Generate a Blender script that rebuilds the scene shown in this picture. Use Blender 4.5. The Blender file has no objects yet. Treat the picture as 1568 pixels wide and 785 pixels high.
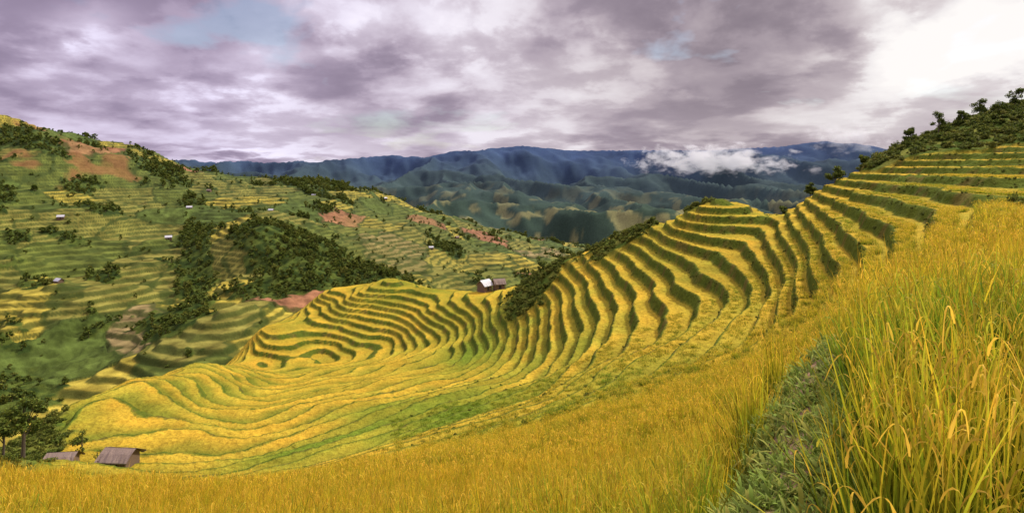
import bpy, math, random, time
import numpy as np
from mathutils import Vector
T00=time.time()
random.seed(7); rng=np.random.default_rng(11)
scene=bpy.context.scene
scene.view_settings.view_transform='Standard'; scene.view_settings.look='None'; scene.view_settings.exposure=0
F=934.0; CX=784.0; HY=255.0     # pixel units: focal length, centre column, horizon row

# ------------------------------------------------------------ noise
def _h(ix,iy,seed):
    n=(ix.astype(np.int64)*374761393+iy.astype(np.int64)*668265263+seed*144269504)&0xffffffff
    n=((n^(n>>13))*1274126177)&0xffffffff
    return ((n^(n>>16))&0xffffffff)/4294967296.0
def gnoise(x,y,seed=0):
    x0=np.floor(x);y0=np.floor(y);fx=x-x0;fy=y-y0
    u=fx*fx*fx*(fx*(fx*6-15)+10);v=fy*fy*fy*(fy*(fy*6-15)+10)
    def g(i,j):
        a=_h(x0+i,y0+j,seed)*2*np.pi
        return np.cos(a)*(fx-i)+np.sin(a)*(fy-j)
    return ((g(0,0)*(1-u)+g(1,0)*u)*(1-v)+(g(0,1)*(1-u)+g(1,1)*u)*v)*1.5
def fbm(x,y,seed=0,o=4,gain=.5):
    s=0;a=1
    for k in range(o):
        s=s+a*gnoise(x*2**k+k*17.3,y*2**k-k*9.1,seed+k); a*=gain
    return s
def voronoi(x,y,seed=0):
    x0=np.floor(x);y0=np.floor(y)
    d1=np.full(x.shape,9.);d2=np.full(x.shape,9.);idv=np.zeros(x.shape)
    for i in(-1,0,1):
        for j in(-1,0,1):
            cx=x0+i;cy=y0+j
            dd=np.hypot(cx+_h(cx,cy,seed)-x,cy+_h(cx,cy,seed+5)-y)
            r=_h(cx,cy,seed+9)
            m=dd<d1
            d2=np.where(m,d1,np.minimum(d2,dd)); idv=np.where(m,r,idv); d1=np.where(m,dd,d1)
    return d1,d2-d1,idv
def ss(a,b,x):
    t=np.clip((x-a)/(b-a),0,1); return t*t*(3-2*t)
def blob(P,L,p0,Y0,rx,ry):
    return np.exp(-((P-p0)/rx)**2-((L-math.log(Y0))/ry)**2)
def mix(a,b,t): return a*(1-t[...,None])+np.asarray(b)*t[...,None]

# ------------------------------------------------------------ thin plate surface through control points given by pixel and depth
def tps(pts,lam=1e-3):
    pts=np.array(pts,float)
    c=np.stack([pts[:,0]/350.,np.log(pts[:,1])*1.1],1); n=len(c)
    r2=((c[:,None]-c[None])**2).sum(2)
    K=.5*r2*np.log(r2+1e-9)+lam*np.eye(n)
    Pm=np.hstack([np.ones((n,1)),c]); A=np.zeros((n+3,n+3))
    A[:n,:n]=K;A[:n,n:]=Pm;A[n:,:n]=Pm.T
    w=np.linalg.solve(A,np.concatenate([pts[:,2],np.zeros(3)]))
    def ev(P,L):
        a=P/350.;b=L*1.1
        s=w[n]+w[n+1]*a+w[n+2]*b
        for k in range(n):
            r=(a-c[k,0])**2+(b-c[k,1])**2+1e-9
            s+=(w[k]*.5)*r*np.log(r)
        return s
    return ev
A={
-700:[(4,830),(8,780),(14,735),(30,760),(60,770),(100,770),(200,800),(400,900)],
-200:[(4,840),(8,785),(13,728),(30,770),(60,775),(90,765),(160,820),(400,900)],
0:[(4,855),(8,790),(13,726),(28,765),(55,737),(72,702),(90,690),(115,720),(180,780),(400,900)],
100:[(13,730),(30,765),(55,724),(72,699),(90,662),(104,630),(114,620),(140,680),(220,770),(400,850)],
200:[(4.5,855),(8,795),(14,733),(30,758),(55,730),(72,704),(90,655),(110,603),(125,577),(150,610),(220,720),(400,800)],
300:[(8,795),(14,736),(30,748),(50,732),(72,702),(95,645),(120,597),(150,556),(180,580),(260,690),(400,750)],
400:[(4.5,855),(8,792),(15,734),(30,738),(50,720),(75,687),(100,640),(130,595),(160,567),(182,553),(205,500),(235,525),(340,650)],
500:[(8,788),(16,725),(30,716),(50,700),(75,662),(100,620),(130,588),(160,563),(182,548),(205,500),(228,462),(242,443),(265,462),(380,620)],
600:[(4.5,835),(8,780),(16,710),(30,698),(50,675),(75,642),(100,605),(130,575),(160,548),(180,527),(205,478),(235,425),(260,435),(380,590)],
700:[(8,765),(16,700),(30,677),(50,652),(75,615),(100,585),(130,560),(155,530),(180,490),(210,443),(240,455),(350,570)],
800:[(4.5,800),(9,742),(16,688),(30,655),(50,622),(75,590),(100,560),(125,520),(150,475),(175,432),(210,440),(330,550)],
850:[(30,640),(60,597),(85,560),(105,520),(130,470),(150,430),(165,405),(200,420),(320,530)],
900:[(9,722),(16,670),(30,625),(50,585),(75,548),(95,505),(120,450),(145,405),(160,384),(190,400),(310,520)],
1000:[(5,735),(9,702),(16,648),(30,598),(50,550),(70,510),(85,470),(105,420),(125,375),(140,347),(150,337),(180,352),(300,500)],
1040:[(118,362),(132,325),(150,340)],
1090:[(115,340),(130,304),(145,312)],
1100:[(5,722),(9,668),(16,618),(30,560),(45,525),(60,485),(80,435),(100,380),(170,350),(250,470)],
1140:[(128,308),(115,335)],
1180:[(16,590),(30,528),(45,485),(58,450),(70,412),(85,376),(105,345),(125,326),(150,335)],
1250:[(9,590),(16,545),(30,475),(40,440),(50,400),(62,360),(78,325),(95,300),(108,288),(130,305),(250,450)],
1300:[(16,515),(25,455),(35,412),(45,378),(55,345),(70,310),(90,280),(105,261),(130,285),(250,430)],
1400:[(9,520),(14,455),(20,405),(30,362),(45,325),(60,295),(80,265),(95,243),(115,216),(150,232),(250,380)],
1500:[(9,420),(14,370),(20,338),(30,312),(45,292),(60,275),(80,250),(95,230),(110,200),(130,178),(160,190),(250,330)],
1600:[(9,400),(14,355),(20,335),(30,312),(45,290),(60,268),(80,240),(95,218),(110,183),(130,155),(160,160),(250,300)],
1800:[(9,390),(14,350),(30,308),(60,262),(95,208),(130,145),(250,260)],
2300:[(9,380),(30,300),(60,250),(95,190),(130,130),(250,250)],
}
ptsA=[]
for px,l in A.items():
    for e in l:
        Yq,py=e; rh=.8 if Yq<20 else .45
        ptsA.append((px,Yq,((HY-py)/F)-rh/Yq))
# ground heights close to the viewpoint (metres)
for px,Yq,z in [(-700,1.2,-2.6),(-200,1.2,-2.6),(300,1.2,-2.5),(700,1.2,-2.35),(1000,1.2,-1.95),(1250,1.2,-1.72),(1500,1.2,-1.5),(1900,1.2,-1.4),(2300,1.2,-1.4),
               (0,2.4,-3.2),(400,2.4,-3.0),(800,2.4,-2.8),(1000,3,-2.55),(1080,3,-2.35),(1130,3,-1.78),(1180,3,-1.72),(1260,3,-1.68),(1350,3,-1.6),(1500,3,-1.55),(1800,3,-1.45),(2300,3,-1.4),
               (1150,5,-2.6),(1200,5,-1.98),(1240,5,-1.92),(1300,5,-1.85),(1400,5,-1.75),(1600,5,-1.6),(2000,5,-1.5),
               (1220,7.2,-2.6),(1255,7.2,-2.2),(1300,7.2,-2.15),(1400,7,-2.0),(1550,7,-1.8)]:
    ptsA.append((px,Yq,z/Yq))
B={
-700:[(250,640),(450,400),(850,160),(1500,200),(3000,280)],
-300:[(260,660),(330,590),(450,440),(650,300),(850,175),(1100,170),(1500,230),(3000,300)],
0:[(260,700),(330,600),(450,470),(600,352),(750,262),(900,190),(1100,215),(1600,290),(3000,330)],
100:[(280,680),(340,595),(450,475),(600,372),(750,285),(950,210),(1200,240)],
200:[(300,640),(360,565),(450,485),(600,390),(800,300),(1000,228),(1300,260),(3000,350)],
300:[(300,610),(380,530),(480,465),(620,385),(850,312),(1100,265),(1400,290)],
400:[(320,590),(420,505),(520,425),(610,350),(660,352),(760,335),(900,312),(1200,274),(1500,300),(3000,370)],
500:[(400,560),(480,485),(560,425),(640,388),(700,388),(900,335),(1200,287),(1600,310)],
600:[(420,560),(520,470),(600,428),(660,418),(850,372),(1100,320),(1300,303),(1700,340),(3000,400)],
700:[(450,560),(600,465),(800,412),(1050,362),(1300,338),(1700,375)],
800:[(500,560),(700,460),(900,412),(1200,375),(1400,362),(1800,392),(3000,430)],
900:[(600,540),(900,445),(1200,400),(1400,384),(1900,415)],
1000:[(600,560),(1000,465),(1400,430),(2000,450),(3000,460)],
1300:[(600,620),(1400,500),(2500,480)],
1800:[(600,620),(1400,500),(3000,480)],
2300:[(600,620),(3000,480)]}
ptsB=[(px,Yq,(HY-py)/F) for px,l in B.items() for Yq,py in l]
evA=tps(ptsA);evB=tps(ptsB)

# ------------------------------------------------------------ terrain grid (pixel columns by log depth, finer close by)
segs=[(.9,10,110),(10,28,100),(28,260,620),(260,1500,490),(1500,9500,220),(9500,60000,8)]
Ls=[]
for a,b,n in segs: Ls.append(np.linspace(math.log(a),math.log(b),n,endpoint=False))
Ls=np.concatenate(Ls+[np.array([math.log(60000)])])
Ps=np.concatenate([np.linspace(-700,-150,50,endpoint=False),np.linspace(-150,1720,1050,endpoint=False),np.linspace(1720,2300,50)])
NV=len(Ls);NU=len(Ps)
L,P=np.meshgrid(Ls,Ps,indexing='ij')
Y=np.exp(L); X=(P-CX)/F*Y
rA=slice(0,int(np.searchsorted(Ls,math.log(420)))); rB=slice(int(np.searchsorted(Ls,math.log(240))),int(np.searchsorted(Ls,math.log(3300)))); rC=slice(int(np.searchsorted(Ls,math.log(1400))),NV)
def on(rows,fn,*args):
    o=np.zeros(P.shape); o[rows]=fn(X[rows],Y[rows]); return o
SA=np.full(P.shape,-3.0);SB=np.full(P.shape,-3.0)
SA[rA]=evA(P[rA],L[rA]); SB[rB]=evB(P[rB],L[rB])
SA=SA-ss(330,420,Y)*.5
ZA=SA*Y
ZA+=ss(3,10,Y)*(.10*on(rA,lambda x,y:fbm(x/4,y/4,3,2)))+ss(25,60,Y)*(.6*on(rA,lambda x,y:fbm(x/16,y/16,4,2)))+ss(120,200,Y)*1.3*on(rA,lambda x,y:gnoise(x/24,y/24,44))
ZB=SB*Y + ss(240,400,Y)*on(rB,lambda x,y:11*fbm(x/120,y/120,8,4)+16*(.5-np.abs(gnoise(x/190+3,y/300,21))))
ZB-=ss(1800,3200,Y)*400
# far valley and mountains
sky_px=[-700,-300,100,270,350,430,520,600,650,690,800,870,960,1100,1200,1260,1310,1360,1600,2300]
sky_py=[250,252,255,251,254,256,250,241,246,235,225,233,233,232,226,219,220,232,238,240]
skyl=np.interp(P,sky_px,sky_py)
yk=np.array([1500,2200,3000,4000,5200,6300,7300,9500])
base=np.interp(L,np.log(yk),[470,405,365,325,290,264,250,262])
t=ss(math.log(5200),math.log(7300),L)
pyC=base*(1-t)+t*(skyl+ss(7300,9500,Y)*16)
ZC=(HY-pyC)/F*Y
rid=1-np.abs(on(rC,lambda x,y:fbm((x+.35*y)/1100+.3,(y-.2*x)/1700,31,5,.45)))
ZC+=(rid-.72)*340*ss(1500,3000,Y)*(1-.75*ss(6000,7200,Y))*(1-ss(8000,9500,Y))
ZC+=blob(P,L,1090,3300,150,.14)*55+blob(P,L,560,3600,160,.14)*70+blob(P,L,930,2400,120,.12)*40+blob(P,L,750,4400,140,.1)*60
ZC=np.where(Y<1500,-9e3,ZC)
ZC=np.where(Y>9500,-40-Y*.001,ZC)
# ---- terraces, near hillside: step height depends on elevation
zz=np.linspace(-250,80,6600)
st=np.interp(zz,[-200,-57,-46,-40,-30,-20,-8,-2,20],[1.3,1.2,1.2,1.8,2.0,1.85,1.35,1.05,1.05])
Fz=np.concatenate([[0],np.cumsum((zz[1]-zz[0])/st[1:])])
ph=np.interp(ZA,zz,Fz); k=np.floor(ph); f=ph-k
T0=.69
g=np.where(f<T0,f/T0*.04,.04+.96*ss(T0,.95,f))
ZT=np.interp(k+g,Fz,zz)
near=np.interp(P,[-700,300,600,800,1050,1250,1400,1500,2300],[50,44,36,31,32,27,22,20,20])
tm=ss(near*.85,near*1.25,Y)*(Y<420)
left=ss(520,350,P)*ss(175,150,Y)
away=np.maximum(ss(1000,800,P)*ss(135,105,Y),ss(620,480,P)*ss(185,165,Y))      # slopes that fall away into the valley
bushhill=ss(1300,1345,P)*ss(96,101,Y)
bush=np.clip(bushhill+1.4*blob(P,L,815,160,40,.09)+1.4*blob(P,L,950,150,50,.06)+1.0*blob(P,L,880,172,55,.05)
      +1.5*blob(P,L,15,85,75,.3)+.9*blob(P,L,1075,133,30,.03)+1.5*blob(P,L,1590,32,45,.2)+ss(260,330,Y),0,1)
bush=np.clip(bush+.35*on(rA,lambda x,y:fbm(x/6,y/6,77,3))*(bush>.05)*(bush<.95),0,1)
bm=ss(.35,.6,bush)
tm=tm*(1-bm)
ZA2=np.where(Y<420,ZA*(1-tm)+ZT*tm,-9e3)
riser=ss(T0-.01,T0+.04,f)*ss(1.0,.95,f)*tm
inner_shade=ss(.10,.62,f)*(1-riser)*tm  # painted gap shade: tread darkens toward the foot of the riser above
ZA2+=np.where(Y<420,.14*on(rA,lambda x,y:fbm(x/1.1,y/1.1,222,2))*ss(45,80,Y),0)
# ---- opposite hillside terraces
SB_=3.8
phB=ZB/SB_; kB=np.floor(phB); fB=phB-kB
gB=np.where(fB<.6,fB/.6*.1,.1+.9*ss(.6,1,fB))
forest=np.clip(1.8*blob(P,L,440,570,70,.16)+1.6*blob(P,L,530,580,70,.1)+.9*blob(P,L,590,600,40,.06)+1.3*blob(P,L,255,400,45,.09)+1.2*blob(P,L,300,560,30,.2)
     +1.1*blob(P,L,20,340,60,.12)+1.1*blob(P,L,480,1150,60,.1)+blob(P,L,250,900,60,.07)+blob(P,L,40,850,60,.07)+blob(P,L,690,900,25,.05)+.9*blob(P,L,150,700,40,.06)+.8*blob(P,L,30,560,40,.07)+.8*blob(P,L,160,520,25,.05),0,1.4)
forest=forest+.68*on(rB,lambda x,y:fbm(x/65,y/65,55,5,.55))+.12*on(rB,lambda x,y:fbm(x/9,y/9,57,2))+.2*ss(1200,1600,Y)
fm=ss(.38,.46,forest)
edge=np.ones(P.shape);cid=np.zeros(P.shape)
xb,yb=X[rB],Y[rB]
_,edge[rB],cid[rB]=voronoi((xb+14*fbm(xb/50,yb/50,61,3))/54,(yb+14*fbm(xb/50,yb/50,62,3))/88,17)
tB=ss(280,330,Y)*(1-fm)*ss(.15,.2,cid)
ZB2=ZB+((kB+gB)*SB_-ZB)*tB
ZB2+=on(rB,lambda x,y:1.2*fbm(x/7,y/7,66,2))*(1-tB)
ZB2=np.where((Y<240)|(Y>3200),-9e3,ZB2)
Z=np.maximum(np.maximum(ZA2,ZB2),ZC)
zone=np.argmax(np.stack([ZA2,ZB2,ZC]),0)
# ------------------------------------------------------------ colours
base3=np.zeros(P.shape+(3,))
nA=lambda s,sd,o: on(rA,lambda x,y:fbm(x/s,y/s,sd,o))
nB=lambda s,sd,o: on(rB,lambda x,y:fbm(x/s,y/s,sd,o))
col=mix(base3+np.array([.58,.37,.035]),(.42,.34,.035),np.clip(.35+.8*nA(9,101,4),0,1))
col=mix(col,(.55,.31,.03),np.clip(.6*nA(22,103,3),0,.6))
green=np.clip(.85*blob(P,L,745,145,80,.28)+.8*blob(P,L,470,66,190,.17)+.6*blob(P,L,560,95,90,.12)+.6*blob(P,L,690,75,120,.35)+.8*blob(P,L,100,98,90,.16)
   +.45*blob(P,L,640,232,80,.1)+.4*blob(P,L,900,70,90,.35)+.3*blob(P,L,1350,60,100,.3)+.2*blob(P,L,1050,110,90,.2),0,1)
green=np.clip(green+.30*nA(14,108,4),0,1)
kc=_h(k,k*0,5)
green=np.clip(green+(kc-.4)*(.35+.35*away)*tm,0,1)
col=mix(col,(.15,.21,.02),green)
col=mix(col,(.15,.18,.02),inner_shade*(.35+.5*away))  # dark olive paints the gap shade into the tread colour
brown=ss(.1,.7,nA(3,120,3))
rcol=mix(base3+np.array([.075,.115,.014]),(.14,.09,.03),.55*brown)
ra_=(riser*.95)[...,None]
col=col*(1-ra_)+rcol*ra_
bcol=mix(base3+np.array([.07,.11,.015]),(.17,.18,.03),ss(-.4,.6,nA(5,90,4)))
col=mix(col,bcol,bm)
soil=mix(base3+np.array([.07,.08,.012]),(.15,.13,.02),ss(-.3,.5,nA(.4,130,3)))
col=mix(col,soil,1-ss(8,30,Y))
pp=np.array([(-1.2,-1.5),(.25,1.2),(1.27,3.0),(2.42,5.05),(3.45,6.8),(3.9,7.6)])
def pdist(X,Y):
    d=np.full(np.shape(X),99.)
    for a,b in zip(pp[:-1],pp[1:]):
        ab=b-a; tt=np.clip(((X-a[0])*ab[0]+(Y-a[1])*ab[1])/(ab@ab),0,1)
        d=np.minimum(d,np.hypot(X-a[0]-tt*ab[0],Y-a[1]-tt*ab[1]))
    return d
pm=ss(.42,.25,pdist(X,Y)+.12*nA(.3,140,2))*(1-ss(7.5,9,Y))
pc=mix(base3+np.array([.33,.21,.12]),(.14,.18,.04),ss(-.1,.3,nA(.25,141,3)))
col=mix(col,pc,pm)
col=mix(col,(.45,.34,.28),ss(.5,.7,blob(P,L,1585,50,55,.06)))
# opposite hill
cB=base3.copy()
yel=np.array([.36,.29,.045]);gr=np.array([.12,.145,.028]);br=np.array([.27,.13,.065]);dg=np.array([.06,.085,.018]);ol=np.array([.20,.185,.04]);tan=np.array([.25,.19,.08])
for a,b,c in [(0,.08,br),(.08,.28,dg*1.3),(.28,.48,gr),(.48,.70,ol),(.70,.75,tan),(.75,1.01,yel)]: cB[(cid>=a)&(cid<b)]=c
cB*= (1+.55*nB(14,151,5))[...,None].clip(.4,1.8)
cB=mix(cB,gr,ss(.1,.5,nB(200,160,3))*.25)
cB=mix(cB,ol,ss(.3,.6,blob(P,L,650,800,150,.3))*.45)
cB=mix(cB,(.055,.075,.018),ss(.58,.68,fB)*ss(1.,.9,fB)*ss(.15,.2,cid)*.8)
cB=mix(cB,(.045,.065,.015),ss(.09,.04,edge)*.8)
redland=ss(.25,.45,blob(P,L,80,860,110,.12)*.5+.6*nB(60,170,3)*blob(P,L,90,850,200,.25))
cB=mix(cB,(.28,.12,.05),redland*.6)
cB=mix(cB,mix(base3+np.array([.03,.05,.011]),(.09,.12,.022),ss(-.4,.5,nB(12,180,4))),fm)
cB=mix(cB,(.11,.14,.14),(1-np.exp(-np.maximum(Y-500,0)/4500))*.7)  # distance haze painted into the hill colour
cC=mix(base3+np.array([.035,.060,.030]),(.22,.21,.075),ss(.1,.35,on(rC,lambda x,y:fbm(x/170,y/170,190,4)))*(1-ss(3200,5200,Y)))
cC=mix(cC,(.045,.070,.088),ss(1900,5600,Y)*.75)  # blue-grey haze painted into the valley colour, growing with distance
cC=mix(cC,(.042,.072,.145),ss(5200,7000,Y))  # painted haze turns the farthest ridges blue
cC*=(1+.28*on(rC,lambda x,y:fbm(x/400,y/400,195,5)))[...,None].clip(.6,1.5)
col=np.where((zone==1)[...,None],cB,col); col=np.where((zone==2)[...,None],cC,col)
col=np.clip(col,0.004,1)

me=bpy.data.meshes.new('terrain')
idx=np.arange(NV*NU).reshape(NV,NU)
q=np.stack([idx[:-1,:-1],idx[:-1,1:],idx[1:,1:],idx[1:,:-1]],-1).reshape(-1,4)
me.vertices.add(NV*NU); me.vertices.foreach_set('co',np.stack([X,Y,Z],-1).astype(np.float32).ravel())
me.loops.add(q.size); me.loops.foreach_set('vertex_index',q.astype(np.int32).ravel())
me.polygons.add(len(q)); me.polygons.foreach_set('loop_start',(np.arange(len(q))*4).astype(np.int32))
me.polygons.foreach_set('use_smooth',np.ones(len(q),bool))
me.update(calc_edges=True)
ca=me.color_attributes.new('Col','FLOAT_COLOR','POINT')
ca.data.foreach_set('color',np.concatenate([col,np.ones(P.shape+(1,))],-1).astype(np.float32).ravel())
ter=bpy.data.objects.new('terraced_hillside_terrain',me); scene.collection.objects.link(ter)
print('terrain',time.time()-T00)

# ------------------------------------------------------------ materials
def mat(name):
    m=bpy.data.materials.new(name); m.use_nodes=True
    nt=m.node_tree; return m,nt,nt.nodes['Principled BSDF']
def N(nt,t,**k):
    n=nt.nodes.new(t)
    for a,b in k.items(): setattr(n,a,b)
    return n
def math_(nt,op,a,b=None,c=None):
    n=N(nt,'ShaderNodeMath',operation=op)
    for i,s in enumerate((a,b,c)):
        if s is None: continue
        if isinstance(s,(int,float)): n.inputs[i].default_value=s
        else: nt.links.new(s,n.inputs[i])
    return n.outputs[0]
def mixc(nt,fac,a,b,bt='MIX'):
    n=N(nt,'ShaderNodeMix',data_type='RGBA',blend_type=bt)
    for s,i in ((fac,0),(a,6),(b,7)):
        if isinstance(s,(int,float)): n.inputs[i].default_value=s
        elif isinstance(s,tuple): n.inputs[i].default_value=(*s,1)
        else: nt.links.new(s,n.inputs[i])
    return n.outputs[2]
m,nt,bs=mat('terrain_mat'); me.materials.append(m)
at=N(nt,'ShaderNodeAttribute',attribute_name='Col')
geo=N(nt,'ShaderNodeNewGeometry')
def noise(nt,vec,scale,detail=4,rough=.6):
    n=N(nt,'ShaderNodeTexNoise'); n.inputs['Scale'].default_value=scale;n.inputs['Detail'].default_value=detail;n.inputs['Roughness'].default_value=rough
    nt.links.new(vec,n.inputs['Vector']); return n.outputs[0]
n1=noise(nt,geo.outputs['Position'],2.2,3,.75); n2=noise(nt,geo.outputs['Position'],.12,4,.65)
a1=math_(nt,'MULTIPLY_ADD',n1,1.5,.25); a2=math_(nt,'MULTIPLY_ADD',n2,1.1,.45)
mm=math_(nt,'MULTIPLY',a1,a2)
cc=N(nt,'ShaderNodeVectorMath',operation='SCALE'); nt.links.new(at.outputs['Color'],cc.inputs[0]); nt.links.new(mm,cc.inputs['Scale'])
nt.links.new(cc.outputs[0],bs.inputs['Base Color'])
bs.inputs['Roughness'].default_value=1; bs.inputs['Specular IOR Level'].default_value=.03
bp=N(nt,'ShaderNodeBump'); bp.inputs['Strength'].default_value=.8; bp.inputs['Distance'].default_value=.4
nt.links.new(n1,bp.inputs['Height']); bp2=N(nt,'ShaderNodeBump'); bp2.inputs['Strength'].default_value=.4; bp2.inputs['Distance'].default_value=2.5
nt.links.new(n2,bp2.inputs['Height']); nt.links.new(bp.outputs[0],bp2.inputs['Normal']); nt.links.new(bp2.outputs[0],bs.inputs['Normal'])

def plant_mat(name,ramp,pan,greenc,transl=.35,goff=-.3):
    m,nt,bs=mat(name)
    a=N(nt,'ShaderNodeAttribute',attribute_name='bc'); sp=N(nt,'ShaderNodeSeparateColor'); nt.links.new(a.outputs['Color'],sp.inputs[0])
    cr=N(nt,'ShaderNodeValToRGB'); e=cr.color_ramp.elements
    e[0].position=ramp[0][0]; e[0].color=(*ramp[0][1],1); e[1].position=ramp[-1][0]; e[1].color=(*ramp[-1][1],1)
    for p_,c_ in ramp[1:-1]:
        x=e.new(p_); x.color=(*c_,1)
    nt.links.new(sp.outputs[0],cr.inputs[0])
    c=mixc(nt,sp.outputs[1],cr.outputs[0],pan)
    ti=N(nt,'ShaderNodeAttribute',attribute_name='tint',attribute_type='INSTANCER')
    gsc=N(nt,'ShaderNodeMapRange'); gsc.inputs[3].default_value=.35; gsc.inputs[4].default_value=1.2; nt.links.new(sp.outputs[0],gsc.inputs[0])
    gv=N(nt,'ShaderNodeVectorMath',operation='SCALE'); gv.inputs[0].default_value=greenc; nt.links.new(gsc.outputs[0],gv.inputs['Scale'])
    # each leaf ripens differently
    tf=math_(nt,'ADD',ti.outputs['Fac'],math_(nt,'MULTIPLY_ADD',math_(nt,'FRACT',math_(nt,'MULTIPLY',sp.outputs[2],7.31)),.8,goff))
    cl=N(nt,'ShaderNodeClamp'); nt.links.new(tf,cl.inputs[0])
    c=mixc(nt,cl.outputs[0],c,gv.outputs[0])
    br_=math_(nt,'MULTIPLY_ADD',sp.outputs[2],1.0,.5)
    sv=N(nt,'ShaderNodeVectorMath',operation='SCALE'); nt.links.new(c,sv.inputs[0]); nt.links.new(br_,sv.inputs['Scale'])
    nt.links.new(sv.outputs[0],bs.inputs['Base Color']); bs.inputs['Roughness'].default_value=.65; bs.inputs['Specular IOR Level'].default_value=.1
    tr=N(nt,'ShaderNodeBsdfTranslucent'); nt.links.new(sv.outputs[0],tr.inputs[0])
    mx=N(nt,'ShaderNodeMixShader'); mx.inputs[0].default_value=transl
    nt.links.new(bs.outputs[0],mx.inputs[1]); nt.links.new(tr.outputs[0],mx.inputs[2])
    nt.links.new(mx.outputs[0],nt.nodes['Material Output'].inputs[0])
    return m
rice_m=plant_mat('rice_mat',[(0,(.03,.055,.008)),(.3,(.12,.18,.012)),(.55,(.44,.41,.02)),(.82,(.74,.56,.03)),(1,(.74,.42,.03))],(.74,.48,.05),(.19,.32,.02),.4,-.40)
grass_m=plant_mat('weed_mat',[(0,(.07,.12,.012)),(1,(.30,.42,.07))],(.2,.2,.05),(.45,.38,.07),.4)
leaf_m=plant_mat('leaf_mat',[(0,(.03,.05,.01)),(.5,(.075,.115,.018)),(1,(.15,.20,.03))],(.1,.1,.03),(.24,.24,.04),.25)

def strip_mesh(name,strips,material):
    V=[];Fc=[];C=[]
    for pts,ws,sides,kind,rnd,hs in strips:
        b=len(V)
        for p,w,h in zip(pts,ws,hs):
            for sgn in(-1,1):
                V.append(tuple(p+sides*w*sgn)); C.append((h,kind,rnd,1))
        for i in range(len(pts)-1): Fc.append((b+2*i,b+2*i+1,b+2*i+3,b+2*i+2))
    m_=bpy.data.meshes.new(name); m_.from_pydata(V,[],Fc)
    a_=m_.color_attributes.new('bc','FLOAT_COLOR','POINT'); a_.data.foreach_set('color',np.array(C,np.float32).ravel())
    m_.materials.append(material); m_.polygons.foreach_set('use_smooth',np.ones(len(Fc),bool))
    return bpy.data.objects.new(name,m_)
def rice_tuft(name,nl,npn,R,wl,seg,H=.95,pw=1.):
    S=[]
    for i in range(nl):
        a=random.uniform(0,6.283);d=np.array([math.cos(a),math.sin(a),0]);b=np.array([random.gauss(0,R*.5),random.gauss(0,R*.5),0])
        h=H*random.uniform(.5,1.12); ln=random.uniform(.02,.26)*(1 if random.random()<.75 else 1.9); dr=random.uniform(0,.14)
        tw=random.uniform(-.9,.9)+a+math.pi/2; side=np.array([math.cos(tw),math.sin(tw),random.uniform(-.2,.2)])
        pts=[];ws=[];hs=[]; hm=random.uniform(.75,1.1)
        for t in np.linspace(0,1,seg+1):
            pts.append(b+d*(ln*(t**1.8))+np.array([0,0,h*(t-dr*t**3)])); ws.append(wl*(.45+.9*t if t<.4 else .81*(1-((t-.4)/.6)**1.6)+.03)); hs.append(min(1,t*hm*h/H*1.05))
        S.append((pts,ws,side,0,random.random(),hs))
    for i in range(npn):
        a=random.uniform(0,6.283);d=np.array([math.cos(a),math.sin(a),0]);b=np.array([random.gauss(0,R*.5),random.gauss(0,R*.5),0])
        h=H*random.uniform(.55,.86);tw=random.uniform(0,6.28);side=np.array([math.cos(tw),math.sin(tw),.2])
        pts=[];ws=[]
        n=seg+3
        for j,t in enumerate(np.linspace(0,1,n)):
            pts.append(b+d*(.02+.11*t**1.3)+np.array([0,0,h+.10*math.sin(t*2.5)-.10*t*t])); ws.append(wl*pw*(1.1 if j%2 else .55)*(1.15-.85*t))
        S.append((pts,ws,side,1,random.random(),[.8]*n))
    return strip_mesh(name,S,rice_m)
def mkcoll(name,objs):
    c=bpy.data.collections.new(name)
    for o in objs: c.objects.link(o)
    return c
c1=mkcoll('rice_tufts_fine',[rice_tuft('rice_tuft_fine',32,13,.11,.0054,6,.95,.85) for _ in range(8)])
c2=mkcoll('rice_tufts_medium',[rice_tuft('rice_tuft_medium',28,14,.24,.010,3) for _ in range(5)])
c3=mkcoll('rice_tufts_coarse',[rice_tuft('rice_tuft_coarse',18,10,.35,.018,2,.7) for _ in range(4)])
def weed(name):
    S=[]
    for i in range(26):
        a=random.uniform(0,6.283);d=np.array([math.cos(a),math.sin(a),0]);b=np.array([random.gauss(0,.05),random.gauss(0,.05),0])
        h=random.uniform(.02,.14);ln=random.uniform(.03,.11);tw=a+1.57;side=np.array([math.cos(tw),math.sin(tw),0]);w=random.uniform(.002,.011)
        ts=np.linspace(0,1,4)
        S.append(([b+d*ln*t**1.2+np.array([0,0,h*(t-.3*t**3)]) for t in ts],[w*.4,w,w*1.1,w*.1],side,0,random.random(),list(.2+.8*ts)))
    return strip_mesh(name,S,grass_m)
c4=mkcoll('weeds',[weed('weed') for _ in range(5)])
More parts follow.
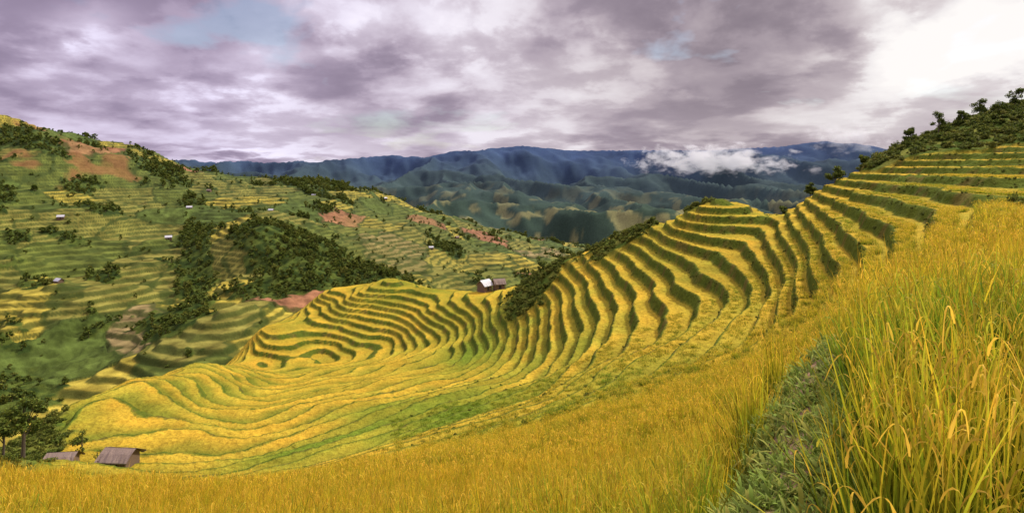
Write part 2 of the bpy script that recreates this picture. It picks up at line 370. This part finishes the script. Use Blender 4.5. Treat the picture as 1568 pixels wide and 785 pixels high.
def leaf_arrays(clumps,n,size,seed=0):
    r=np.random.default_rng(seed)
    cl=np.array(clumps,float); w=cl[:,3]**2; pick=r.choice(len(cl),n,p=w/w.sum())
    dirs=r.normal(size=(n,3)); dirs/=np.linalg.norm(dirs,axis=1)[:,None]
    rad=cl[pick,3]*(r.random(n)**.35)*(1+.12*r.normal(size=n))
    ctr=cl[pick,:3]+dirs*rad[:,None]*np.array([1,1,.8])
    t1=r.normal(size=(n,3));t1/=np.linalg.norm(t1,axis=1)[:,None]
    t2=np.cross(t1,dirs+.6*r.normal(size=(n,3)));t2/=np.linalg.norm(t2,axis=1)[:,None]+1e-6
    s=size*r.uniform(.5,1.3,n)[:,None]
    V=np.stack([ctr-t1*s,ctr+t2*s*.6,ctr+t1*s,ctr-t2*s*.6],1).reshape(-1,3)
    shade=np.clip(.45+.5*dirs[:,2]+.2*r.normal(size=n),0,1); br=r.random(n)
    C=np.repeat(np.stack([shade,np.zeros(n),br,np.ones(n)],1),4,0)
    return V,C
bark_m,bnt,bbs=mat('bark')
gp=N(bnt,'ShaderNodeNewGeometry'); bn=noise(bnt,gp.outputs['Position'],9,4); bnt.links.new(mixc(bnt,bn,(.05,.035,.02),(.16,.12,.08)),bbs.inputs['Base Color']); bbs.inputs['Roughness'].default_value=.95
def leaf_obj(name,clumps,n,size,seed=0,trunk=None):
    V,C=leaf_arrays(clumps,n,size,seed); Fc=np.arange(len(V)).reshape(-1,4).tolist(); V=V.tolist(); mi=[0]*len(Fc); C=C.tolist()
    if trunk:
        for (p0,p1,r0,r1) in trunk:
            p0=Vector(p0);p1=Vector(p1);ax=(p1-p0).normalized();s1=ax.orthogonal().normalized();s2=ax.cross(s1);b=len(V)
            for p,rr in((p0,r0),(p1,r1)):
                for j in range(7):
                    an=j/7*6.283; V.append(tuple(p+(s1*math.cos(an)+s2*math.sin(an))*rr)); C.append((0,0,0,1))
            for j in range(7): Fc.append((b+j,b+(j+1)%7,b+7+(j+1)%7,b+7+j)); mi.append(1)
    m_=bpy.data.meshes.new(name); m_.from_pydata(V,[],Fc)
    a_=m_.color_attributes.new('bc','FLOAT_COLOR','POINT'); a_.data.foreach_set('color',np.array(C,np.float32).ravel())
    m_.materials.append(leaf_m); m_.materials.append(bark_m); m_.polygons.foreach_set('material_index',np.array(mi,np.int32))
    return bpy.data.objects.new(name,m_)
def crown(cx,cy,cz,R,n,flat=.8,seed=0):
    r=random.Random(seed); o=[]
    for i in range(n):
        a=r.uniform(0,6.28);d=R*r.random()**.5; o.append((cx+d*math.cos(a)*.8,cy+d*math.sin(a)*.8,cz+r.uniform(-1,1)*R*flat*math.sqrt(max(.05,1-(d/R)**2)),R*r.uniform(.25,.5)))
    return o
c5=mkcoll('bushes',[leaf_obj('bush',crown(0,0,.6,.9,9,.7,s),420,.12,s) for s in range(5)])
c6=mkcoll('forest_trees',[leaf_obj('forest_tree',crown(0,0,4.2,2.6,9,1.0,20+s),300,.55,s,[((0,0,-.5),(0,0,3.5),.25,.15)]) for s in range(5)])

# ------------------------------------------------------------ sampling the ground
def gi(Xq,Yq):
    px=CX+F*Xq/Yq; fu=np.interp(px,Ps,np.arange(NU)); fv=np.interp(np.log(Yq),Ls,np.arange(NV))
    i=np.clip(fv.astype(int),0,NV-2);j=np.clip(fu.astype(int),0,NU-2);return i,j,fv-i,fu-j
def smp(Arr,Xq,Yq):
    i,j,a,b=gi(Xq,Yq)
    return (Arr[i,j]*(1-b)+Arr[i,j+1]*b)*(1-a)+(Arr[i+1,j]*(1-b)+Arr[i+1,j+1]*b)*a
def zat(x,y): return float(smp(Z,np.array([x]),np.array([y]))[0])
def scatter(n,p0,p1,y0,y1):
    yy=np.sqrt(rng.uniform(y0*y0,y1*y1,n)); return (rng.uniform(p0,p1,n)-CX)/F*yy,yy
def instances(name,x,y,z,rot,scl,tint,coll):
    m_=bpy.data.meshes.new(name); n=len(x); m_.vertices.add(n); m_.vertices.foreach_set('co',np.stack([x,y,z],1).astype(np.float32).ravel())
    for nm,ty,d in(('rot','FLOAT_VECTOR',rot),('scl','FLOAT_VECTOR',scl),('tint','FLOAT',tint)):
        a_=m_.attributes.new(nm,ty,'POINT'); a_.data.foreach_set('vector' if ty!='FLOAT' else 'value',d.astype(np.float32).ravel())
    o=bpy.data.objects.new(name,m_); scene.collection.objects.link(o)
    ng=bpy.data.node_groups.new(name+'_gn','GeometryNodeTree')
    ng.interface.new_socket('Geometry',in_out='INPUT',socket_type='NodeSocketGeometry'); ng.interface.new_socket('Geometry',in_out='OUTPUT',socket_type='NodeSocketGeometry')
    I=ng.nodes.new('NodeGroupInput');O=ng.nodes.new('NodeGroupOutput');ip=ng.nodes.new('GeometryNodeInstanceOnPoints')
    ci=ng.nodes.new('GeometryNodeCollectionInfo'); ci.inputs['Collection'].default_value=coll; ci.inputs['Separate Children'].default_value=True; ci.inputs['Reset Children'].default_value=True
    ra_=ng.nodes.new('GeometryNodeInputNamedAttribute'); ra_.data_type='FLOAT_VECTOR'; ra_.inputs[0].default_value='rot'
    sa_=ng.nodes.new('GeometryNodeInputNamedAttribute'); sa_.data_type='FLOAT_VECTOR'; sa_.inputs[0].default_value='scl'
    er=ng.nodes.new('FunctionNodeEulerToRotation'); l=ng.links
    l.new(I.outputs[0],ip.inputs['Points']); l.new(ci.outputs[0],ip.inputs['Instance']); ip.inputs['Pick Instance'].default_value=True
    l.new(ra_.outputs[0],er.inputs[0]); l.new(er.outputs[0],ip.inputs['Rotation']); l.new(sa_.outputs[0],ip.inputs['Scale']); l.new(ip.outputs[0],O.inputs[0])
    md=o.modifiers.new('gn','NODES'); md.node_group=ng; print(name,n); return o
def rnd_rot(n,t=.08): return np.stack([rng.normal(0,t,n),rng.normal(0,t,n),rng.uniform(0,6.283,n)],1)
zf=zone.astype(float)
gin=np.clip(green+.45*inner_shade,0,1)  # rice tint carries the painted tread shade as well
def rice_layer(name,n,y0,y1,coll,p0,p1,thr=.25):
    x,y=scatter(n,p0,p1,y0,y1)
    ok=(smp(riser,x,y)<thr)&(smp(bm,x,y)<.4)&(smp(zf,x,y)<.01)
    ok&=~((fbm(x/.9,y/.9,333,2)>.36)&(y<18)&(smp(P,x,y)<1180)&(rng.random(n)<.85))
    if y0>20: ok&=(smp(inner_shade,x,y)<.7)
    d=pdist(x,y); ok&=~((d<.40)&(y<8.0)); ok&=(np.hypot(x,y)>1.75)
    x=x[ok];y=y[ok];n=len(x)
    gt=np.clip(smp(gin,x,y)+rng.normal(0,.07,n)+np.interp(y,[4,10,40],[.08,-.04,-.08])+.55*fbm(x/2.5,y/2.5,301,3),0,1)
    s=rng.uniform(.85,1.15,n); s=np.stack([s,s,s*np.interp(y,[0,14,26,40,60],[1,.92,.66,.42,.34])*rng.uniform(.78,1.18,n)],1)
    return instances(name,x,y,smp(Z,x,y)-.03,rnd_rot(n,.13),s,gt,coll)
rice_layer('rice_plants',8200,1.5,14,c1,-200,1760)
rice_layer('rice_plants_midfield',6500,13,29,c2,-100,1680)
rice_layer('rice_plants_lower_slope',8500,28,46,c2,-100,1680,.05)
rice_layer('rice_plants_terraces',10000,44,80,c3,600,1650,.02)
x,y=scatter(9000,950,1450,1.6,8.5); d=pdist(x,y); ok=(d<.6)&((d>.22)|(rng.random(len(d))<.2)); x=x[ok];y=y[ok];n=len(x)
instances('path_weeds',x,y,smp(Z,x,y)-.01,rnd_rot(n,.2),np.repeat(rng.uniform(.4,1.3,n)[:,None],3,1),rng.uniform(-.2,.4,n),c4)
x,y=scatter(36000,-250,1800,20,240)
b_=smp(bm,x,y); ok=(b_>.5)&(smp(zf,x,y)<.01)&((y<175)|(smp(P,x,y)>600)); x=x[ok];y=y[ok];n=len(x)
s=rng.uniform(.4,1.3,n)*np.interp(y,[20,40,100,240],[.35,.5,.9,1.1])
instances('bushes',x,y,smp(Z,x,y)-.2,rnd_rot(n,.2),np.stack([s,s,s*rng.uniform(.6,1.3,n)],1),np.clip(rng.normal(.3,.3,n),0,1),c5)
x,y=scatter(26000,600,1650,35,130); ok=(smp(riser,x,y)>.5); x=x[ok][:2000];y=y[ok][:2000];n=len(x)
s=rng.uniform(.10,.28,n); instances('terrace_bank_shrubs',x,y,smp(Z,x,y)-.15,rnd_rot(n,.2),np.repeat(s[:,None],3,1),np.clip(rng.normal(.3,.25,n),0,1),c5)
x,y=scatter(75000,-400,1300,255,1700); f_=smp(fm,x,y); zq=smp(zf,x,y); e_=smp(edge,x,y); c_=smp(cid,x,y)
pr=np.where(f_>.6,1.,np.where(e_<.05,.25,np.where(c_<.28,.10,.012))); ok=(rng.random(len(x))<pr)&(zq>.99)&(zq<1.01); f_=f_[ok]; x=x[ok];y=y[ok];n=len(x)
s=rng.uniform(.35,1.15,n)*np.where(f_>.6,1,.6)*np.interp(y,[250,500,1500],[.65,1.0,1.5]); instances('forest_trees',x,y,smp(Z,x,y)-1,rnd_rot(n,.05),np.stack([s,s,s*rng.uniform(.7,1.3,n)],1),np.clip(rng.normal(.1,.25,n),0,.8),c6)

# ------------------------------------------------------------ individual trees
def tree(name,px,Yd,H,R,seed,n=1800,leaf=.16):
    x=(px-CX)/F*Yd; z=zat(x,Yd)-.2
    tr=[((0,0,0),(0.1,0,H*.35),H*.03,H*.022),((.1,0,H*.35),(0,.1,H*.8),H*.022,H*.008)]
    cl=crown(0,0,H*.66,R,13,1.15,seed); r=random.Random(seed)
    for c in cl[:8]: tr.append(((.06,0,H*r.uniform(.3,.55)),(c[0]*.9,c[1]*.9,c[2]),H*.012,H*.004))
    o=leaf_obj(name,cl,n,leaf,seed,tr); o.location=(x,Yd,z); scene.collection.objects.link(o)
tree('broadleaf_tree',35,74,8.0,2.4,1,2600,.18)
tree('broadleaf_tree',5,80,5.5,2.0,2,1500,.18); tree('small_tree',125,78,2.6,1.1,3,700,.12); tree('bare_tree',148,73,3.0,1.0,4,90,.1)
for i,(px,Yd,H,R) in enumerate([(1437,118,4.2,1.4),(1500,128,4.8,1.7),(1553,130,5,1.8),(1475,122,2.8,1.3),(1395,112,3,1.4),(1278,106,3.2,1.5),(1240,110,2.6,1.1),(1325,106,2.3,1),(1200,124,2,1),(830,172,4,1.8),(1530,124,3,1.5)]):
    tree('hill_tree',px,Yd,H,R,40+i,1300,.16)

# ------------------------------------------------------------ huts
def simple(name,c1_,c2_,sc,rough=.9,stretch=(1,1,1)):
    m,nt,bs=mat(name); tc=N(nt,'ShaderNodeTexCoord'); mp=N(nt,'ShaderNodeMapping'); mp.inputs['Scale'].default_value=stretch
    nt.links.new(tc.outputs['Object'],mp.inputs[0]); n=noise(nt,mp.outputs[0],sc,5,.7)
    nt.links.new(mixc(nt,n,c1_,c2_),bs.inputs['Base Color']); bs.inputs['Roughness'].default_value=rough
    b=N(nt,'ShaderNodeBump'); b.inputs['Strength'].default_value=.6; b.inputs['Distance'].default_value=.05; nt.links.new(n,b.inputs['Height']); nt.links.new(b.outputs[0],bs.inputs['Normal']); return m
thatch=simple('thatch',(.04,.03,.02),(.46,.34,.27),5,1,(3,1,1)); plank=simple('planks',(.07,.045,.03),(.25,.16,.10),4,.9,(5,5,.6)); sheet=simple('metal_sheet',(.4,.4,.42),(.68,.68,.7),2,.6,(8,1,1)); dark=simple('opening',(.01,.01,.01),(.03,.025,.02),3)
def part(name,V,Fc,m_,par):
    me_=bpy.data.meshes.new(name); me_.from_pydata(V,[],Fc); me_.materials.append(m_); o=bpy.data.objects.new(name,me_); scene.collection.objects.link(o); o.parent=par; return o
def box(x0,x1,y0,y1,z0,z1):
    return [(x0,y0,z0),(x1,y0,z0),(x1,y1,z0),(x0,y1,z0),(x0,y0,z1),(x1,y0,z1),(x1,y1,z1),(x0,y1,z1)],[(0,3,2,1),(4,5,6,7),(0,1,5,4),(1,2,6,5),(2,3,7,6),(3,0,4,7)]
def hut(name,px,Yd,Lh,W,H,rz,roofm,wallm,rh=1.3,dz=0):
    x=(px-CX)/F*Yd; e=bpy.data.objects.new(name,None); scene.collection.objects.link(e); e.location=(x,Yd,zat(x,Yd)+dz); e.rotation_euler=(0,0,rz)
    V,Fc=box(-Lh/2,Lh/2,-W/2,W/2,-1.5,H); V+=[(-Lh/2,0,H+rh*.93),(Lh/2,0,H+rh*.93)]; Fc+=[(4,7,8),(5,9,6)]
    part('walls',V,Fc,wallm,e)
    ov=.45; n=14; V=[];Fc=[]; r=random.Random(int(px))
    for s in(-1,1):
        b=len(V)
        for i in range(n+1):
            xx=-Lh/2-ov+(Lh+2*ov)*i/n; j=r.uniform(-.12,.12)
            V+=[(xx,0,H+rh+.02*s),(xx,s*(W/4+.2),H+rh*.5+r.uniform(-.04,.06)),(xx,s*(W/2+ov+j),H-.35*rh/1.3+j*.4),(xx,s*(W/2+ov+j-.03),H-.35*rh/1.3-.14+j*.4)]
        for i in range(n):
            a=b+4*i
            for k_ in range(3): Fc.append((a+k_,a+4+k_,a+5+k_,a+k_+1))
    part('roof',V,Fc,roofm,e)
    V,Fc=box(-.45,.45,-W/2-.03,-W/2-.005,-.2,H*.85); part('door',V,Fc,dark,e)
    V,Fc=box(Lh*.25,Lh*.25+.7,-W/2-.03,-W/2-.005,H*.45,H*.8); part('window',V,Fc,dark,e)
    for i,sx in enumerate((-1,1)):
        V,Fc=box(sx*(Lh/2+.2)-.06,sx*(Lh/2+.2)+.06,-W/2-.3,-W/2-.18,-1.5,H-.1); part('post_%d'%(i+1),V,Fc,plank,e)
hut('thatched_hut',96,74,2.6,2.2,.9,.12,thatch,plank,.75,.35)
hut('thatched_hut',185,71,2.9,2.4,1.1,-.08,thatch,plank,.8,.15)
hut('metal_roof_house',742,205,3.8,3.2,1.8,.9,sheet,plank,1.5,.8)
hut('wooden_hut',764,207,3.3,3,1.7,.3,thatch,plank,1.3,1.8)
for i,(px,Yd) in enumerate([(90,480),(93,640),(133,960),(290,760),(415,800),(320,900),(480,1050),(660,860),(700,1000),(590,1150),(258,640)]):
    hut('farmhouse',px,Yd,6,4,2.3,random.uniform(-.8,.8),[sheet,thatch][i%3==2],plank,1.6,0)

# ------------------------------------------------------------ sky and light
SUN_AZ=math.radians(52); SUN_EL=math.radians(42)   # azimuth measured from +Y toward +X
w=bpy.data.worlds.new('World'); scene.world=w; w.use_nodes=True; nt=w.node_tree; nt.nodes.clear()
out=N(nt,'ShaderNodeOutputWorld'); sk=N(nt,'ShaderNodeTexSky',sky_type='NISHITA'); sk.sun_disc=False; sk.sun_elevation=SUN_EL; sk.sun_rotation=SUN_AZ
bg1=N(nt,'ShaderNodeBackground'); bg1.inputs[1].default_value=.13; nt.links.new(sk.outputs[0],bg1.inputs[0])
tc=N(nt,'ShaderNodeTexCoord'); sep=N(nt,'ShaderNodeSeparateXYZ'); nt.links.new(tc.outputs['Generated'],sep.inputs[0])
zc=math_(nt,'MAXIMUM',sep.outputs[2],0); zq_=math_(nt,'MULTIPLY',math_(nt,'DIVIDE',zc,math_(nt,'ADD',zc,.26)),1.5)
cb=N(nt,'ShaderNodeCombineXYZ'); nt.links.new(sep.outputs[0],cb.inputs[0]); nt.links.new(sep.outputs[1],cb.inputs[1]); nt.links.new(zq_,cb.inputs[2])
def wn(scale,detail,rough,off,dist=0):
    v=N(nt,'ShaderNodeVectorMath',operation='ADD'); nt.links.new(cb.outputs[0],v.inputs[0]); v.inputs[1].default_value=off
    n=N(nt,'ShaderNodeTexNoise'); n.inputs['Scale'].default_value=scale;n.inputs['Detail'].default_value=detail;n.inputs['Roughness'].default_value=rough;n.inputs['Distortion'].default_value=dist
    nt.links.new(v.outputs[0],n.inputs['Vector']); return n.outputs[0]
big=wn(3.1,8,.5,(3.1,7.7,0),.1); det=wn(7.0,7,.55,(11,4,2),.1); hole=wn(3.6,5,.55,(21,3,9),.2)
rr=math_(nt,'DIVIDE',sep.outputs[0],math_(nt,'MAXIMUM',sep.outputs[1],.05)); rz=math_(nt,'DIVIDE',sep.outputs[2],math_(nt,'MAXIMUM',sep.outputs[1],.05))
rr=math_(nt,'ADD',rr,math_(nt,'MULTIPLY_ADD',big,.3,-.15)); rz=math_(nt,'ADD',rz,math_(nt,'MULTIPLY_ADD',det,.16,-.08))
def sblob(px,py,rx,ry,amp):
    ux=(px-CX)/F; uz=(HY-py)/F
    a=math_(nt,'MULTIPLY_ADD',rr,F/rx,-ux*F/rx); b=math_(nt,'MULTIPLY_ADD',rz,F/ry,-uz*F/ry)
    s_=math_(nt,'MULTIPLY_ADD',a,a,math_(nt,'MULTIPLY',b,b))
    return math_(nt,'MULTIPLY',math_(nt,'POWER',2.718,math_(nt,'MULTIPLY',s_,-1)),amp)
bl=0.0
lights=[(385,115,85,45,.42),(110,45,80,28,.34),(560,10,150,35,.18),(1480,40,150,75,.5),(690,50,110,35,.2),(360,243,180,10,.42),(1000,205,330,16,.10),(1130,90,270,85,-.12),(590,110,90,50,-.06),(160,150,170,50,-.06)]
for b_ in lights: bl=math_(nt,'ADD',sblob(*b_),bl)
edge1=N(nt,'ShaderNodeMapRange',interpolation_type='SMOOTHSTEP'); nt.links.new(big,edge1.inputs[0]); edge1.inputs[1].default_value=.45;edge1.inputs[2].default_value=.55;edge1.inputs[3].default_value=-.10;edge1.inputs[4].default_value=.10
edge2=N(nt,'ShaderNodeMapRange',interpolation_type='SMOOTHSTEP'); nt.links.new(det,edge2.inputs[0]); edge2.inputs[1].default_value=.44;edge2.inputs[2].default_value=.55;edge2.inputs[3].default_value=-.05;edge2.inputs[4].default_value=.05
val=math_(nt,'ADD',math_(nt,'ADD',math_(nt,'MULTIPLY_ADD',big,.5,-.25),math_(nt,'MULTIPLY_ADD',det,.6,-.3)),math_(nt,'ADD',bl,.57))
val=math_(nt,'ADD',val,math_(nt,'ADD',edge1.outputs[0],edge2.outputs[0]))
cr=N(nt,'ShaderNodeValToRGB'); nt.links.new(val,cr.inputs[0]); e=cr.color_ramp.elements
e[0].position=.22;e[0].color=(.25,.215,.265,1);e[1].position=1.0;e[1].color=(.97,.97,.98,1)
for p_,c_ in[(.42,(.36,.315,.37)),(.56,(.48,.43,.48)),(.72,(.66,.62,.66)),(.84,(.85,.84,.87))]:
    x_=e.new(p_);x_.color=(*c_,1)
warm=N(nt,'ShaderNodeMapRange'); nt.links.new(rr,warm.inputs[0]); warm.inputs[1].default_value=-.5;warm.inputs[2].default_value=.3
tintc=mixc(nt,warm.outputs[0],(.99,.92,1.12),(1.04,1.0,.97))
purp=mixc(nt,1.0,cr.outputs[0],tintc,'MULTIPLY')
zb=N(nt,'ShaderNodeMapRange'); nt.links.new(sep.outputs[2],zb.inputs[0]); zb.inputs[1].default_value=.3;zb.inputs[2].default_value=.8;zb.inputs[3].default_value=1;zb.inputs[4].default_value=2.4
bg2=N(nt,'ShaderNodeBackground'); nt.links.new(purp,bg2.inputs[0]); nt.links.new(zb.outputs[0],bg2.inputs[1])
hv=math_(nt,'ADD',hole,math_(nt,'ADD',sblob(340,25,200,45,.2),sblob(440,120,90,40,.12)))
cov=N(nt,'ShaderNodeMapRange'); nt.links.new(hv,cov.inputs[0]); cov.inputs[1].default_value=.62;cov.inputs[2].default_value=.72;cov.inputs[3].default_value=1;cov.inputs[4].default_value=.45
ms=N(nt,'ShaderNodeMixShader'); nt.links.new(cov.outputs[0],ms.inputs[0]); nt.links.new(bg1.outputs[0],ms.inputs[1]); nt.links.new(bg2.outputs[0],ms.inputs[2]); nt.links.new(ms.outputs[0],out.inputs[0])

sd=bpy.data.lights.new('sun','SUN'); sd.energy=4.0; sd.angle=math.radians(5); sd.color=(1,.92,.78)
so=bpy.data.objects.new('sun',sd); scene.collection.objects.link(so)
dirv=Vector((math.sin(SUN_AZ)*math.cos(SUN_EL),math.cos(SUN_AZ)*math.cos(SUN_EL),math.sin(SUN_EL)))
so.rotation_euler=dirv.to_track_quat('Z','Y').to_euler()

# cloud banks resting against the mountains
def cloud(name,px,py,wd,ht,Yd,dens,seed,gain=3.4):
    x=(px-CX)/F*Yd;z=(HY-py)/F*Yd; a=wd/F*Yd/2;b=ht/F*Yd/2
    bpy.ops.mesh.primitive_ico_sphere_add(subdivisions=3,radius=1,location=(x,Yd,z)); o=bpy.context.object; o.name=name; o.scale=(a,a*.3,b)
    m_=bpy.data.materials.new(name+'_mat'); m_.use_nodes=True; t_=m_.node_tree; t_.nodes.clear(); ou=N(t_,'ShaderNodeOutputMaterial'); pv=N(t_,'ShaderNodeVolumePrincipled')
    tc=N(t_,'ShaderNodeTexCoord'); ln=N(t_,'ShaderNodeVectorMath',operation='LENGTH'); t_.links.new(tc.outputs['Object'],ln.inputs[0])
    mp=N(t_,'ShaderNodeMapping'); mp.inputs['Scale'].default_value=(a/b*.55,1,1); mp.inputs['Location'].default_value=(seed,seed*2,0); t_.links.new(tc.outputs['Object'],mp.inputs[0])
    nn=noise(t_,mp.outputs[0],1.7,4,.66)
    v=math_(t_,'SUBTRACT',math_(t_,'MULTIPLY_ADD',nn,gain,-gain*.5+.55),ln.outputs['Value']); v=math_(t_,'MAXIMUM',v,0); v=math_(t_,'MINIMUM',math_(t_,'MULTIPLY',v,2),1)
    t_.links.new(math_(t_,'MULTIPLY',v,dens),pv.inputs['Density']); pv.inputs['Color'].default_value=(1,1,1,1)
    pv.inputs['Emission Color'].default_value=(.95,.95,1,1); t_.links.new(math_(t_,'MULTIPLY',v,dens*.25),pv.inputs['Emission Strength'])  # added glow stands in for light scattered inside the cloud
    t_.links.new(pv.outputs[0],ou.inputs['Volume']); o.data.materials.append(m_)
cloud('cloud_bank',1085,246,320,66,5600,.014,1.3)
cloud('cloud_bank',1300,212,150,60,6200,.010,4.4)
cloud('cloud_bank',1246,261,44,22,5000,.014,7.7,2)

cam=bpy.data.cameras.new('camera'); cam.sensor_width=36; cam.lens=36*F/1568; cam.shift_y=-(392.5-HY)/1568; cam.clip_start=.05; cam.clip_end=100000
co=bpy.data.objects.new('camera',cam); co.rotation_euler=(math.radians(90),0,0); scene.collection.objects.link(co); scene.camera=co
print('total',time.time()-T00)
